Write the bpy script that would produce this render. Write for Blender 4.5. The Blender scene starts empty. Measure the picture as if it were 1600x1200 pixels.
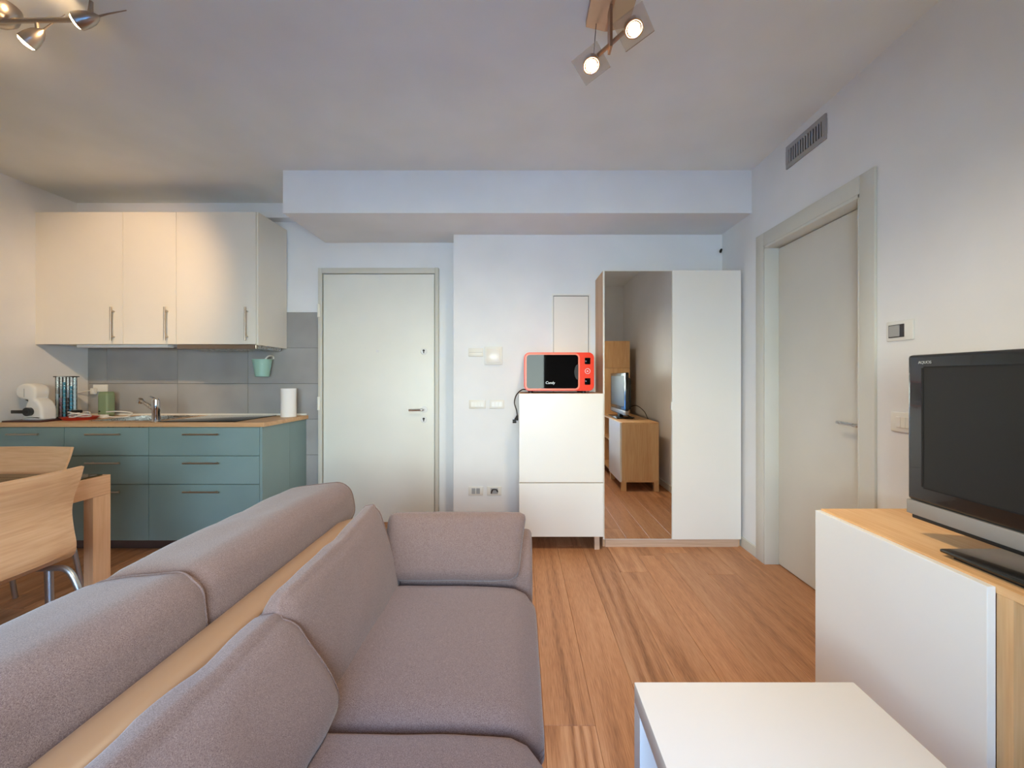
import bpy, bmesh, math, random
from mathutils import Vector, Matrix, noise
random.seed(7)
SC = bpy.context.scene
COL = SC.collection
PI = math.pi
# ------------------------------------------------------------------ camera (x right, y into the room, z up; metres)
F = 658.0; CX = 814.0; CY = 592.0; EYE = 1.21
cam = bpy.data.cameras.new('camera'); camo = bpy.data.objects.new('camera', cam); COL.objects.link(camo)
camo.location = (0, 0, EYE); camo.rotation_euler = (PI/2, 0, 0)
cam.sensor_width = 36.0; cam.lens = 36.0*F/1600.0
cam.shift_x = -(CX-800)/1600.0; cam.shift_y = -(600-CY)/1600.0
cam.clip_start = 0.02
SC.camera = camo
# ------------------------------------------------------------------ world, daylight, exposure
w = bpy.data.worlds.new('world'); SC.world = w; w.use_nodes = True
WN = w.node_tree.nodes; WL = w.node_tree.links; bg = WN['Background']
# clear daytime sky: whitish at the horizon, blue overhead
wt_ = WN.new('ShaderNodeTexCoord'); ws = WN.new('ShaderNodeSeparateXYZ'); WL.new(wt_.outputs['Generated'], ws.inputs[0])
wr_ = WN.new('ShaderNodeValToRGB'); WL.new(ws.outputs['Z'], wr_.inputs['Fac'])
wr_.color_ramp.elements[0].position = 0.0; wr_.color_ramp.elements[0].color = (.985, .96, .90, 1)
wr_.color_ramp.elements[1].position = .55; wr_.color_ramp.elements[1].color = (.16, .30, .62, 1)
WL.new(wr_.outputs[0], bg.inputs[0]); bg.inputs[1].default_value = 50.0
WIN = (-1.25, 0.42, 0.06, 2.32)          # French window in the wall behind the camera
BLIND = 1.62                             # its roller blind is drawn down to here
al = bpy.data.lights.new('daylight_portal', 'AREA'); al.shape = 'RECTANGLE'; al.size = WIN[1]-WIN[0]; al.size_y = BLIND-WIN[2]
al.cycles.is_portal = True
alo = bpy.data.objects.new('daylight_portal', al); COL.objects.link(alo)
alo.location = ((WIN[0]+WIN[1])/2, -0.66, (WIN[2]+BLIND)/2); alo.rotation_euler = (PI/2, 0, 0)
vs = SC.view_settings
SC.display_settings.display_device = 'sRGB'
vs.view_transform = 'Standard'; vs.look = 'None'; vs.gamma = 1.0; vs.exposure = 0.12; vs.use_curve_mapping = False
# ------------------------------------------------------------------ materials
def lin(c):
    return tuple(((v/255)/12.92 if v/255 <= .04045 else ((v/255+.055)/1.055)**2.4) for v in c) + (1,)
MATS = {}
def base(name, rgb, rough=.5, metal=0.0, spec=.5, coat=0.0):
    m = bpy.data.materials.new(name); m.use_nodes = True
    b = m.node_tree.nodes['Principled BSDF']
    b.inputs['Base Color'].default_value = lin(rgb); b.inputs['Roughness'].default_value = rough
    b.inputs['Metallic'].default_value = metal; b.inputs['Specular IOR Level'].default_value = spec
    b.inputs['Coat Weight'].default_value = coat
    MATS[name] = m
    return m, m.node_tree.nodes, m.node_tree.links, b
def coords(N, L, scale, rnd=True):
    tc = N.new('ShaderNodeTexCoord'); mp = N.new('ShaderNodeMapping'); mp.inputs['Scale'].default_value = scale
    if rnd:
        oi = N.new('ShaderNodeObjectInfo'); ml = N.new('ShaderNodeVectorMath'); ml.operation = 'SCALE'
        cb = N.new('ShaderNodeCombineXYZ')
        for i in range(3): L.new(oi.outputs['Random'], cb.inputs[i])
        ml.inputs['Scale'].default_value = 37.0; L.new(cb.outputs[0], ml.inputs[0])
        ad = N.new('ShaderNodeVectorMath'); L.new(tc.outputs['Object'], ad.inputs[0]); L.new(ml.outputs[0], ad.inputs[1])
        L.new(ad.outputs[0], mp.inputs['Vector'])
    else:
        L.new(tc.outputs['Object'], mp.inputs['Vector'])
    return mp
def ramp(N, stops):
    r = N.new('ShaderNodeValToRGB')
    while len(r.color_ramp.elements) < len(stops): r.color_ramp.elements.new(.5)
    for e, (p, c) in zip(r.color_ramp.elements, stops): e.position = p; e.color = lin(c)
    return r
def bump(N, L, b, src, strength, dist=.002):
    bp = N.new('ShaderNodeBump'); bp.inputs['Strength'].default_value = strength; bp.inputs['Distance'].default_value = dist
    L.new(src, bp.inputs['Height']); L.new(bp.outputs[0], b.inputs['Normal'])
def paint(name, rgb, rough=.6, grain=60, strength=.06, var=3, **k):
    m, N, L, b = base(name, rgb, rough, **k)
    mp = coords(N, L, (1, 1, 1)); n = N.new('ShaderNodeTexNoise'); n.inputs['Scale'].default_value = grain; n.inputs['Detail'].default_value = 3
    L.new(mp.outputs[0], n.inputs['Vector'])
    r = ramp(N, [(.3, tuple(max(0, v-var) for v in rgb)), (.7, tuple(min(255, v+var) for v in rgb))])
    n2 = N.new('ShaderNodeTexNoise'); n2.inputs['Scale'].default_value = 3.0; L.new(mp.outputs[0], n2.inputs['Vector'])
    L.new(n2.outputs['Fac'], r.inputs['Fac']); L.new(r.outputs[0], b.inputs['Base Color'])
    bump(N, L, b, n.outputs['Fac'], strength, .001)
    return m
def wood(name, dark, mid, light, axis='y', rough=.45, fine=60, broad=7, varia=0.12, cathedral=0.0, spec=.4):
    m, N, L, b = base(name, mid, rough, spec=spec)
    st = {'x': (.05, 1, 1), 'y': (1, .05, 1), 'z': (1, 1, .05)}[axis]
    mp = coords(N, L, st)
    n1 = N.new('ShaderNodeTexNoise'); n1.inputs['Scale'].default_value = broad; n1.inputs['Detail'].default_value = 5; n1.inputs['Distortion'].default_value = .6
    n2 = N.new('ShaderNodeTexNoise'); n2.inputs['Scale'].default_value = fine*2; n2.inputs['Detail'].default_value = 2
    L.new(mp.outputs[0], n1.inputs['Vector']); L.new(mp.outputs[0], n2.inputs['Vector'])
    mx = N.new('ShaderNodeMath'); mx.operation = 'MULTIPLY_ADD'; mx.inputs[1].default_value = .45; L.new(n2.outputs['Fac'], mx.inputs[0])
    ms = N.new('ShaderNodeMath'); ms.operation = 'MULTIPLY'; ms.inputs[1].default_value = .55; L.new(n1.outputs['Fac'], ms.inputs[0])
    L.new(ms.outputs[0], mx.inputs[2])
    src = mx.outputs[0]
    if cathedral > 0:
        n3 = N.new('ShaderNodeTexNoise'); n3.inputs['Scale'].default_value = 3.2; n3.inputs['Detail'].default_value = 1.5
        L.new(mp.outputs[0], n3.inputs['Vector'])
        mm = N.new('ShaderNodeMath'); mm.operation = 'MULTIPLY'; mm.inputs[1].default_value = 95.0; L.new(n3.outputs['Fac'], mm.inputs[0])
        sn = N.new('ShaderNodeMath'); sn.operation = 'SINE'; L.new(mm.outputs[0], sn.inputs[0])
        # only some patches of a board show the arched figure
        n4 = N.new('ShaderNodeTexNoise'); n4.inputs['Scale'].default_value = 2.1; L.new(mp.outputs[0], n4.inputs['Vector'])
        r4 = N.new('ShaderNodeMapRange'); r4.inputs[1].default_value = .48; r4.inputs[2].default_value = .68; r4.inputs[3].default_value = .15; L.new(n4.outputs['Fac'], r4.inputs[0])
        pr = N.new('ShaderNodeMath'); pr.operation = 'MULTIPLY'; L.new(sn.outputs[0], pr.inputs[0]); L.new(r4.outputs[0], pr.inputs[1])
        ma = N.new('ShaderNodeMath'); ma.operation = 'MULTIPLY_ADD'; ma.inputs[1].default_value = -cathedral; L.new(pr.outputs[0], ma.inputs[0]); L.new(src, ma.inputs[2])
        src = ma.outputs[0]
    r = ramp(N, [(.30, dark), (.5, mid), (.70, light)])
    L.new(src, r.inputs['Fac'])
    oi = N.new('ShaderNodeObjectInfo')
    mr = N.new('ShaderNodeMapRange'); mr.inputs[3].default_value = 1-varia; mr.inputs[4].default_value = 1+varia; L.new(oi.outputs['Random'], mr.inputs[0])
    hv = N.new('ShaderNodeHueSaturation'); L.new(mr.outputs[0], hv.inputs['Value']); L.new(r.outputs[0], hv.inputs['Color'])
    L.new(hv.outputs[0], b.inputs['Base Color'])
    bump(N, L, b, n2.outputs['Fac'], .08, .001)
    return m
def fabric(name, c1, c2, c3):
    m, N, L, b = base(name, c2, .95, spec=.15)
    b.inputs['Sheen Weight'].default_value = .25; b.inputs['Sheen Roughness'].default_value = .5
    outs = []
    for sc in ((700, 3000, 3000), (3000, 700, 3000), (3000, 3000, 700)):
        mp = coords(N, L, sc, rnd=False); n = N.new('ShaderNodeTexNoise'); n.inputs['Scale'].default_value = .55; n.inputs['Detail'].default_value = 1.5
        L.new(mp.outputs[0], n.inputs['Vector']); outs.append(n.outputs['Fac'])
    a = N.new('ShaderNodeMath'); L.new(outs[0], a.inputs[0]); L.new(outs[1], a.inputs[1])
    a2 = N.new('ShaderNodeMath'); L.new(a.outputs[0], a2.inputs[0]); L.new(outs[2], a2.inputs[1])
    d = N.new('ShaderNodeMath'); d.operation = 'DIVIDE'; d.inputs[1].default_value = 3.0; L.new(a2.outputs[0], d.inputs[0])
    r = ramp(N, [(.42, c1), (.5, c2), (.58, c3)])
    L.new(d.outputs[0], r.inputs['Fac']); L.new(r.outputs[0], b.inputs['Base Color'])
    bump(N, L, b, d.outputs[0], .35, .0008)
    return m
def metal(name, rgb, rough=.3):
    m, N, L, b = base(name, rgb, rough, metal=1.0)
    mp = coords(N, L, (1, 1, 1)); n = N.new('ShaderNodeTexNoise'); n.inputs['Scale'].default_value = 40; L.new(mp.outputs[0], n.inputs['Vector'])
    mr = N.new('ShaderNodeMapRange'); mr.inputs[3].default_value = max(.02, rough-.06); mr.inputs[4].default_value = rough+.06
    L.new(n.outputs['Fac'], mr.inputs[0]); L.new(mr.outputs[0], b.inputs['Roughness'])
    return m
def plain(name, rgb, rough=.4, **k): return base(name, rgb, rough, **k)[0]
def clear_glass(name, tint=(235, 245, 245), frost=0.0, rough=.0):
    m = bpy.data.materials.new(name); m.use_nodes = True; N = m.node_tree.nodes; L = m.node_tree.links; N.clear()
    o = N.new('ShaderNodeOutputMaterial'); t = N.new('ShaderNodeBsdfTransparent'); t.inputs[0].default_value = lin(tint)
    g = N.new('ShaderNodeBsdfGlossy'); g.inputs['Roughness'].default_value = rough
    fr = N.new('ShaderNodeFresnel'); fr.inputs[0].default_value = 1.45
    mx = N.new('ShaderNodeMixShader'); L.new(fr.outputs[0], mx.inputs[0])
    if frost:
        tl = N.new('ShaderNodeBsdfTranslucent'); tl.inputs[0].default_value = (.95, .93, .9, 1); m2 = N.new('ShaderNodeMixShader'); m2.inputs[0].default_value = frost
        L.new(t.outputs[0], m2.inputs[1]); L.new(tl.outputs[0], m2.inputs[2]); L.new(m2.outputs[0], mx.inputs[1])
    else: L.new(t.outputs[0], mx.inputs[1])
    L.new(g.outputs[0], mx.inputs[2]); L.new(mx.outputs[0], o.inputs[0])
    MATS[name] = m; return m
def glow(name, rgb, strength):
    m = bpy.data.materials.new(name); m.use_nodes = True; N = m.node_tree.nodes; L = m.node_tree.links; N.clear()
    o = N.new('ShaderNodeOutputMaterial'); e = N.new('ShaderNodeEmission'); e.inputs[0].default_value = lin(rgb); e.inputs[1].default_value = strength
    L.new(e.outputs[0], o.inputs[0]); MATS[name] = m; return m

paint('wall', (236, 236, 236), .75); paint('ceiling', (241, 242, 236), .85)
paint('door_white', (240, 239, 229), .45, 90, .02, 2); paint('casing', (214, 211, 200), .5, 90, .02, 2)
paint('door_beige', (214, 208, 196), .55, 90, .02, 2)
paint('lacquer', (237, 232, 223), .28, 120, .01, 1); paint('cream', (234, 228, 216), .4, 120, .01, 1)
paint('tabletop_white', (232, 225, 218), .45, 120, .015, 1)
paint('green_front', (130, 154, 153), .42, 120, .02, 3); paint('plinth', (78, 58, 54), .6)
paint('tile', (162, 160, 158), .5, 45, .05, 9); paint('grout', (120, 118, 116), .9)
paint('subfloor', (150, 104, 70), .9)
wood('floor_oak', (142, 94, 62), (186, 130, 90), (206, 154, 114), 'y', .46, 130, 12, .10, .16, spec=.35)
wood('light_oak_y', (204, 150, 96), (224, 174, 120), (236, 194, 144), 'y', .5, 50, 8, .03)
wood('light_oak_z', (204, 152, 100), (222, 176, 124), (234, 194, 146), 'z', .5, 50, 8, .03)
wood('light_oak_x', (196, 148, 104), (218, 174, 130), (230, 192, 150), 'x', .45, 50, 8, .03)
wood('chair_ply', (196, 144, 104), (216, 168, 126), (228, 184, 144), 'y', .4, 50, 6, .03)
wood('table_oak', (204, 152, 112), (222, 172, 132), (232, 186, 146), 'y', .5, 50, 8, .02)
wood('table_oak_z', (204, 152, 112), (222, 172, 132), (232, 186, 146), 'z', .5, 50, 8, .02)
wood('wardrobe_oak', (190, 150, 114), (210, 172, 136), (224, 190, 156), 'z', .5, 50, 8, .02)
wood('plinth_oak', (186, 152, 126), (206, 174, 148), (216, 186, 162), 'x', .5, 50, 8, .02)
fabric('sofa_fabric', (90, 68, 60), (118, 94, 86), (147, 122, 113))
paint('rail_tan', (154, 116, 85), .38, 30, .01, 3)
metal('steel', (200, 198, 195), .28); metal('chrome', (225, 225, 228), .08); metal('brushed', (188, 176, 164), .32)
metal('alu', (190, 192, 196), .4); metal('bronze_plate', (190, 160, 135), .35)
plain('black_plastic', (18, 18, 19), .25, coat=.4); plain('matte_black', (14, 14, 15), .5); plain('black_glass', (8, 8, 10), .03, spec=.10)
plain('screen', (33, 32, 31), .4); plain('silver_plastic', (148, 141, 133), .4); plain('hob_glass', (20, 20, 23), .08)
plain('white_plastic', (236, 234, 228), .35); plain('ivory_plastic', (232, 228, 219), .4); plain('grey_plastic', (168, 168, 168), .4); plain('rosette', (238, 238, 236), .3)
plain('dark_slot', (60, 56, 58), .6); plain('micro_red', (236, 62, 34), .3, spec=.25); plain('pale_trim', (238, 132, 108), .3, spec=.25)
plain('sage', (134, 152, 118), .45); plain('mint', (160, 200, 186), .4); plain('paper', (246, 242, 238), .9)
plain('red_plastic', (180, 52, 34), .4); plain('cable_dark', (60, 52, 46), .5); plain('cable_white', (225, 220, 212), .5)
plain('teal_pod', (96, 160, 178), .4); plain('mauve_pod', (176, 140, 156), .4); plain('brown_pod', (80, 62, 58), .4); plain('pod_pale', (206, 220, 226), .4)
plain('dark_red_tray', (74, 34, 32), .4); plain('vent_grey', (166, 164, 164), .45); plain('vent_dark', (52, 50, 60), .7)
plain('text_white', (235, 238, 240), .4); plain('text_grey', (170, 166, 160), .4); plain('parapet_blue', (84, 156, 214), .6)
m, N, L, b = base('mirror', (226, 224, 220), .0, metal=1.0)
clear_glass('pane'); clear_glass('table_glass', (196, 214, 206)); clear_glass('lamp_glass', (252, 250, 246), frost=.22); clear_glass('tube_clear', (240, 248, 252))
glow('halogen', (255, 214, 160), 40.0)
paint('blind', (205, 202, 198), .8)
plain('strip_light', (240, 240, 238), .4)

# ------------------------------------------------------------------ mesh helpers (everything in world metres)
def NB(): return bmesh.new()
def box(bm, x0, x1, y0, y1, z0, z1, bev=0.0, seg=2):
    g = bmesh.ops.create_cube(bm, size=1.0); v = g['verts']
    for p in v:
        p.co = Vector(((x0+x1)/2+p.co.x*(x1-x0), (y0+y1)/2+p.co.y*(y1-y0), (z0+z1)/2+p.co.z*(z1-z0)))
    if bev > 0:
        es = list({e for p in v for e in p.link_edges})
        bmesh.ops.bevel(bm, geom=es, offset=bev, segments=seg, affect='EDGES', profile=.5)
    return bm
def B(*a, **k): return box(NB(), *a, **k)
def cyl(bm, p0, p1, r0, r1=None, n=20, cap=True):
    p0 = Vector(p0); p1 = Vector(p1); d = p1-p0
    mt = Matrix.Translation((p0+p1)/2) @ d.to_track_quat('Z', 'Y').to_matrix().to_4x4()
    bmesh.ops.create_cone(bm, cap_ends=cap, segments=n, radius1=r0, radius2=r0 if r1 is None else r1, depth=d.length, matrix=mt)
    return bm
def tube(bm, pts, r, n=10):
    pts = [Vector(p) for p in pts]; rings = []
    for i, p in enumerate(pts):
        t = (pts[min(i+1, len(pts)-1)]-pts[max(i-1, 0)]).normalized()
        a = t.cross(Vector((0, 0, 1)));  a = t.cross(Vector((1, 0, 0))) if a.length < .05 else a
        a.normalize(); c = t.cross(a).normalized()
        if i and (a.dot(prev) < 0): a = -a; c = -c
        prev = a
        rr = r[i] if isinstance(r, (list, tuple)) else r
        rings.append([bm.verts.new(p+a*math.cos(2*PI*k/n)*rr+c*math.sin(2*PI*k/n)*rr) for k in range(n)])
    for A, C in zip(rings, rings[1:]):
        for k in range(n): bm.faces.new((A[k], A[(k+1) % n], C[(k+1) % n], C[k]))
    bm.faces.new(rings[0][::-1]); bm.faces.new(rings[-1])
    bmesh.ops.recalc_face_normals(bm, faces=bm.faces[:])
    return bm
def spline(pts, k=6):
    pts = [Vector(p) for p in pts]; P = [pts[0]]+pts+[pts[-1]]; out = []
    for i in range(1, len(P)-2):
        for j in range(k):
            t = j/k; a, b_, c, d = P[i-1], P[i], P[i+1], P[i+2]
            out.append(.5*((2*b_)+(-a+c)*t+(2*a-5*b_+4*c-d)*t*t+(-a+3*b_-3*c+d)*t**3))
    out.append(pts[-1]); return out
def lathe(bm, c, prof, n=28, axis=(0, 0, 1)):
    q = Vector(axis).to_track_quat('Z', 'Y').to_matrix(); c = Vector(c); rings = []
    for r, z in prof:
        rings.append([bm.verts.new(c+q @ Vector((math.cos(2*PI*k/n)*r, math.sin(2*PI*k/n)*r, z))) for k in range(n)])
    for A, C in zip(rings, rings[1:]):
        for k in range(n): bm.faces.new((A[k], A[(k+1) % n], C[(k+1) % n], C[k]))
    bm.faces.new(rings[0][::-1]); bm.faces.new(rings[-1])
    bmesh.ops.recalc_face_normals(bm, faces=bm.faces[:])
    return bm
def prism(bm, pts, vec):                       # closed polygon swept along vec
    a = [bm.verts.new(Vector(p)) for p in pts]; c = [bm.verts.new(Vector(p)+Vector(vec)) for p in pts]; n = len(a)
    bm.faces.new(a[::-1]); bm.faces.new(c)
    for k in range(n): bm.faces.new((a[k], a[(k+1) % n], c[(k+1) % n], c[k]))
    bmesh.ops.recalc_face_normals(bm, faces=bm.faces[:])
    return bm
RINGS = []
def soft(half, r, cuts=14, bulge=(0, 0, 0), fn=None, wr=0.0, wscale=7.0, seed=0, seams=()):   # cushion centred on the origin
    bm = NB(); bmesh.ops.create_cube(bm, size=2.0)
    bmesh.ops.subdivide_edges(bm, edges=bm.edges[:], cuts=cuts, use_grid_fill=True)
    pos = []
    h = Vector(half); inn = Vector([max(1e-4, v-r) for v in half])
    for v in bm.verts:
        u = v.co.copy(); p = Vector((u.x*h.x, u.y*h.y, u.z*h.z))
        q = Vector([max(-inn[i], min(inn[i], p[i])) for i in range(3)]); d = p-q
        if d.length > 1e-9: p = q+d.normalized()*r
        for i in range(3):
            j, k = (i+1) % 3, (i+2) % 3
            if bulge[i]: p[i] += bulge[i]*math.copysign(1, u[i])*(abs(u[i])**3)*(1-u[j]**2)*(1-u[k]**2)
        if fn: p = Vector(fn(p, u))
        if wr:
            nv = noise.noise(Vector((p.x*wscale+seed*3.1, p.y*wscale*.7, p.z*wscale)))+.5*noise.noise(Vector((p.x*wscale*2.3, p.y*wscale*2.1+seed, p.z*wscale*2.3)))
            p += p.normalized()*nv*wr
        v.co = p
        pos.append((u, v))
    RINGS.clear()
    for sv in seams:                       # closed seam lines round the ends
        ys = min({round(u.y, 4) for u, v in pos}, key=lambda y: abs(y-sv))
        RINGS.append([v.co.copy() for u, v in sorted((q for q in pos if abs(q[0].y-ys) < 1e-3), key=lambda q: math.atan2(q[0].z, q[0].x))])
    return bm
def xf(bm, loc=(0, 0, 0), rx=0, ry=0, rz=0):
    mt = Matrix.Translation(loc) @ Matrix.Rotation(rz, 4, 'Z') @ Matrix.Rotation(ry, 4, 'Y') @ Matrix.Rotation(rx, 4, 'X')
    bmesh.ops.transform(bm, matrix=mt, verts=bm.verts[:]); return bm
ORI = {}
def obj(name, bm, mat, parent=None, smooth=None, label=None, kind=None):
    me = bpy.data.meshes.new(name)
    lo = Vector((1e9,)*3); hi = -lo
    for v in bm.verts:
        for i in range(3): lo[i] = min(lo[i], v.co[i]); hi[i] = max(hi[i], v.co[i])
    c = (lo+hi)/2
    if parent is None: c.z = lo.z
    for v in bm.verts: v.co -= c
    bm.to_mesh(me); bm.free()
    me.materials.append(MATS[mat])
    if smooth:
        for p in me.polygons: p.use_smooth = True
        if smooth != 'all': me.set_sharp_from_angle(angle=math.radians(35))
    o = bpy.data.objects.new(name, me); COL.objects.link(o)
    o.location = c-(ORI[parent.name] if parent else Vector((0, 0, 0)))
    if parent: o.parent = parent
    ORI[o.name] = c
    if label: o['label'] = label
    if kind: o['kind'] = kind
    return o
def tag(o, label, cat=None, group=None, kind=None):
    o['label'] = label
    if cat: o['category'] = cat
    if group: o['group'] = group
    if kind: o['kind'] = kind
    return o
def thing(name, label, cat, loc, group=None, kind=None):
    o = bpy.data.objects.new(name, None); COL.objects.link(o); o.location = loc; o.empty_display_size = .1
    ORI[o.name] = Vector(loc)
    return tag(o, label, cat, group, kind)
def copy_tree(o, parent=None):
    c = o.copy(); COL.objects.link(c)
    if parent: c.parent = parent
    for ch in list(o.children): copy_tree(ch, c)
    return c
def text_bm(body, size, depth=.0008, spacing=1.0, shear=0.0):
    cu = bpy.data.curves.new('lettering', 'FONT'); cu.body = body; cu.size = size; cu.extrude = depth; cu.align_x = 'CENTER'; cu.align_y = 'CENTER'
    cu.space_character = spacing; cu.shear = shear; cu.resolution_u = 3
    o = bpy.data.objects.new('lettering', cu); COL.objects.link(o)
    dg = bpy.context.evaluated_depsgraph_get(); me = bpy.data.meshes.new_from_object(o.evaluated_get(dg))
    bm = NB(); bm.from_mesh(me); bpy.data.objects.remove(o); bpy.data.curves.remove(cu); bpy.data.meshes.remove(me)
    return bm

# ------------------------------------------------------------------ the room
XL, XR, YB, YR, ZC = -3.65, 1.60, 3.56, -0.55, 2.655     # left wall, right wall, back wall, rear wall, ceiling
YE = 3.35                                                # wall with the wardrobe stands further forward
def struct(name, bm, mat, label):
    return tag(obj(name, bm, mat), label, 'room part', kind='structure')
struct('ceiling', B(XL-.1, XR+.2, YR-.1, YB+.1, ZC, ZC+.1), 'ceiling', 'flat white ceiling of the room')
struct('wall_left', B(XL-.1, XL, YR-.1, YB+.1, 0, ZC), 'wall', 'plain white wall beside the kitchen counter')
struct('wall_back', B(XL, XR, YB, YB+.1, 0, ZC), 'wall', 'white back wall behind the kitchen and entrance door')
struct('wall_entrance', B(-.537, XR, YE, YB-.002, 0, 2.358), 'wall', 'white wall section standing forward behind the wardrobe')
D0, D1, DZ = 1.975, 2.76, 2.08
bm = NB(); box(bm, XR, XR+.2, YR-.1, D0, 0, ZC); box(bm, XR, XR+.2, D1, YB, 0, ZC); box(bm, XR, XR+.2, D0, D1, DZ, ZC); box(bm, XR+.13, XR+.2, D0, D1, 0, DZ)  # last box: unseen backing behind the door leaf, added to block leaking light
struct('wall_right', bm, 'wall', 'white side wall with the inner door and air vent')
bm = NB()
box(bm, XL, WIN[0], YR-.1, YR, 0, ZC); box(bm, WIN[1], XR, YR-.1, YR, 0, ZC); box(bm, WIN[0], WIN[1], YR-.1, YR, WIN[3], ZC); box(bm, WIN[0], WIN[1], YR-.1, YR, 0, WIN[2])
struct('wall_rear', bm, 'wall', 'white wall with the French window facing the entrance')
struct('trim_1', B(-1.65, XR, 2.92, YB, 2.36, ZC), 'wall', 'boxed white soffit below the ceiling over the entrance')
struct('trim_2', B(XL, -1.65, 3.46, YB, 2.535, ZC), 'wall', 'narrow white boxed beam above the kitchen wall units')
# floor: boards run into the room
fl = struct('floor', B(XL-.1, XR+.2, YR-.1, YB+.1, -.12, -.014), 'subfloor', 'brown oak plank floor')
PW, PL, GAP = .180, 1.9, .0005
full = None
k = 0; x = .44-22*PW
x0s = []
while x < XR+.14:
    x0s.append(x); x += PW
for i, xs in enumerate(x0s):
    xa, xb = max(xs, XL), min(xs+PW, XR+.14)
    if xb-xa < .01: continue
    y = YR-.02-random.uniform(.1, PL-.1)
    while y < YB:
        ya, yb = max(y, YR-.02), min(y+PL, YB)
        if yb-ya > .02:
            whole = abs(xb-xa-PW) < 1e-6 and abs(yb-ya-PL) < 1e-6
            if whole and full is not None:
                o = bpy.data.objects.new('plank', full); COL.objects.link(o); o.parent = fl
                c = Vector(((xa+xb)/2, (ya+yb)/2, -.007)); o.location = c-ORI[fl.name]
            else:
                o = obj('plank', B(xa+GAP/2, xb-GAP/2, ya+GAP/2, yb-GAP/2, -.014, 0, bev=.0019, seg=1), 'floor_oak', fl)
                if whole: full = o.data
        y += PL
# kitchen wall tiles, 60 x 30 cm
tw = struct('trim_3', B(XL, -1.702, YB-.004, YB, 0, 1.772), 'grout', 'grey tiled splashback of the kitchen wall')
tm = {}
zs = [0, .27, .57, .87, 1.17, 1.47, 1.77]; xs_ = [XL, -3.49, -2.895, -2.30, -1.702]
for za, zb in zip(zs, zs[1:]):
    for xa, xb in zip(xs_, xs_[1:]):
        key = (round(xb-xa, 3), round(zb-za, 3))
        if key in tm:
            o = bpy.data.objects.new('tile', tm[key]); COL.objects.link(o); o.parent = tw
            o.location = Vector(((xa+xb)/2, YB-.008, (za+zb)/2))-ORI[tw.name]
        else:
            o = obj('tile', B(xa+.0015, xb-.0015, YB-.012, YB-.004, za+.0015, zb-.0015, bev=.001, seg=1), 'tile', tw); tm[key] = o.data
# skirting boards
def skirt(name, bm, label): struct(name, bm, 'casing', label)
bm = NB(); box(bm, XR-.012, XR, D1+.085, YE, 0, .072, bev=.003); box(bm, XR-.012, XR, YR, D0-.085, 0, .072, bev=.003)
skirt('baseboard_right', bm, 'pale skirting board along the inner door wall')
bm = NB(); box(bm, -.537, XR-.012, YE-.012, YE, 0, .072, bev=.003); skirt('baseboard_entrance', bm, 'pale skirting board behind the wardrobe')
bm = NB(); box(bm, XL, XL+.012, YR, 2.92, 0, .072, bev=.003); skirt('baseboard_left', bm, 'pale skirting board along the dining side wall')
# entrance door
d = thing('door_1', 'white entrance door with chrome lever handle and two lock plates', 'door', (-1.19, YB, 0), kind='structure')
obj('door_leaf', B(-1.660, -.728, YB-.022, YB-.001, .006, 2.088, bev=.003), 'door_white', d, smooth=1)
bm = NB(); box(bm, -1.700, -1.668, YB-.035, YB, 0, 2.14, bev=.004); box(bm, -1.668, -.72, YB-.035, YB, 2.094, 2.14, bev=.004); box(bm, -.720, -.690, YB-.045, YB, 0, 2.14, bev=.004)
obj('door_frame', bm, 'casing', d, smooth=1)
for z in (1.78, 1.005):
    obj('hinge', cyl(NB(), (-1.690, YB-.042, z-.055), (-1.690, YB-.042, z+.055), .011, n=14), 'door_white', d, smooth=1)
obj('peephole', cyl(NB(), (-1.205, YB-.022, 1.443), (-1.205, YB-.030, 1.443), .012), 'rosette', d, smooth=1)
for z, kk in ((1.440, 0), (.953, 1), (.868, 1)):
    xx = -.815 if z != .953 else -.812
    p = obj('lock_plate' if z != .953 else 'handle_plate', lathe(NB(), (xx, YB-.022, z), [(.027, 0), (.027, .004), (.023, .008)], axis=(0, -1, 0)), 'rosette', d, smooth=1)
    if z == .953:
        obj('lever', tube(NB(), spline([(xx, YB-.03, z), (xx, YB-.072, z), (xx-.018, YB-.082, z), (xx-.115, YB-.080, z-.002)]), .010, 12), 'chrome', p, smooth=1)
    else:
        bm = NB(); cyl(bm, (xx, YB-.030, z+.008), (xx, YB-.034, z+.008), .009); box(bm, xx-.004, xx+.004, YB-.034, YB-.030, z-.014, z+.004)
        obj('keyhole', bm, 'dark_slot', p)
# inner door in the right wall
d = thing('door_2', 'beige inner door set deep in a pale casing', 'door', (XR, (D0+D1)/2, 0), kind='structure')
obj('door_leaf', B(1.680, 1.72, D0+.002, D1-.016, .006, DZ-.022), 'door_beige', d)
obj('door_handle', tube(NB(), spline([(1.680, 2.03, .983), (1.635, 2.03, .983), (1.625, 2.05, .983), (1.625, 2.165, .987)]), .009, 12), 'steel', d, smooth=1)
obj('handle_plate', cyl(NB(), (1.680, 2.03, .983), (1.672, 2.03, .983), .025), 'steel', d, smooth=1)
bm = NB(); cw = .085
box(bm, XR-.014, XR, D0-cw, D0, 0, DZ+cw, bev=.003); box(bm, XR-.014, XR, D1, D1+cw, 0, DZ+cw, bev=.003); box(bm, XR-.014, XR, D0, D1, DZ, DZ+cw, bev=.003)
obj('casing', bm, 'casing', d, smooth=1)
bm = NB(); box(bm, XR-.012, 1.685, D1-.016, D1+.001, 0, DZ, bev=.002); box(bm, XR-.012, 1.685, D0-.001, D0+.012, 0, DZ, bev=.002); box(bm, XR-.012, 1.685, D0, D1, DZ-.018, DZ+.001, bev=.002)
obj('jamb', bm, 'casing', d, smooth=1)
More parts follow.
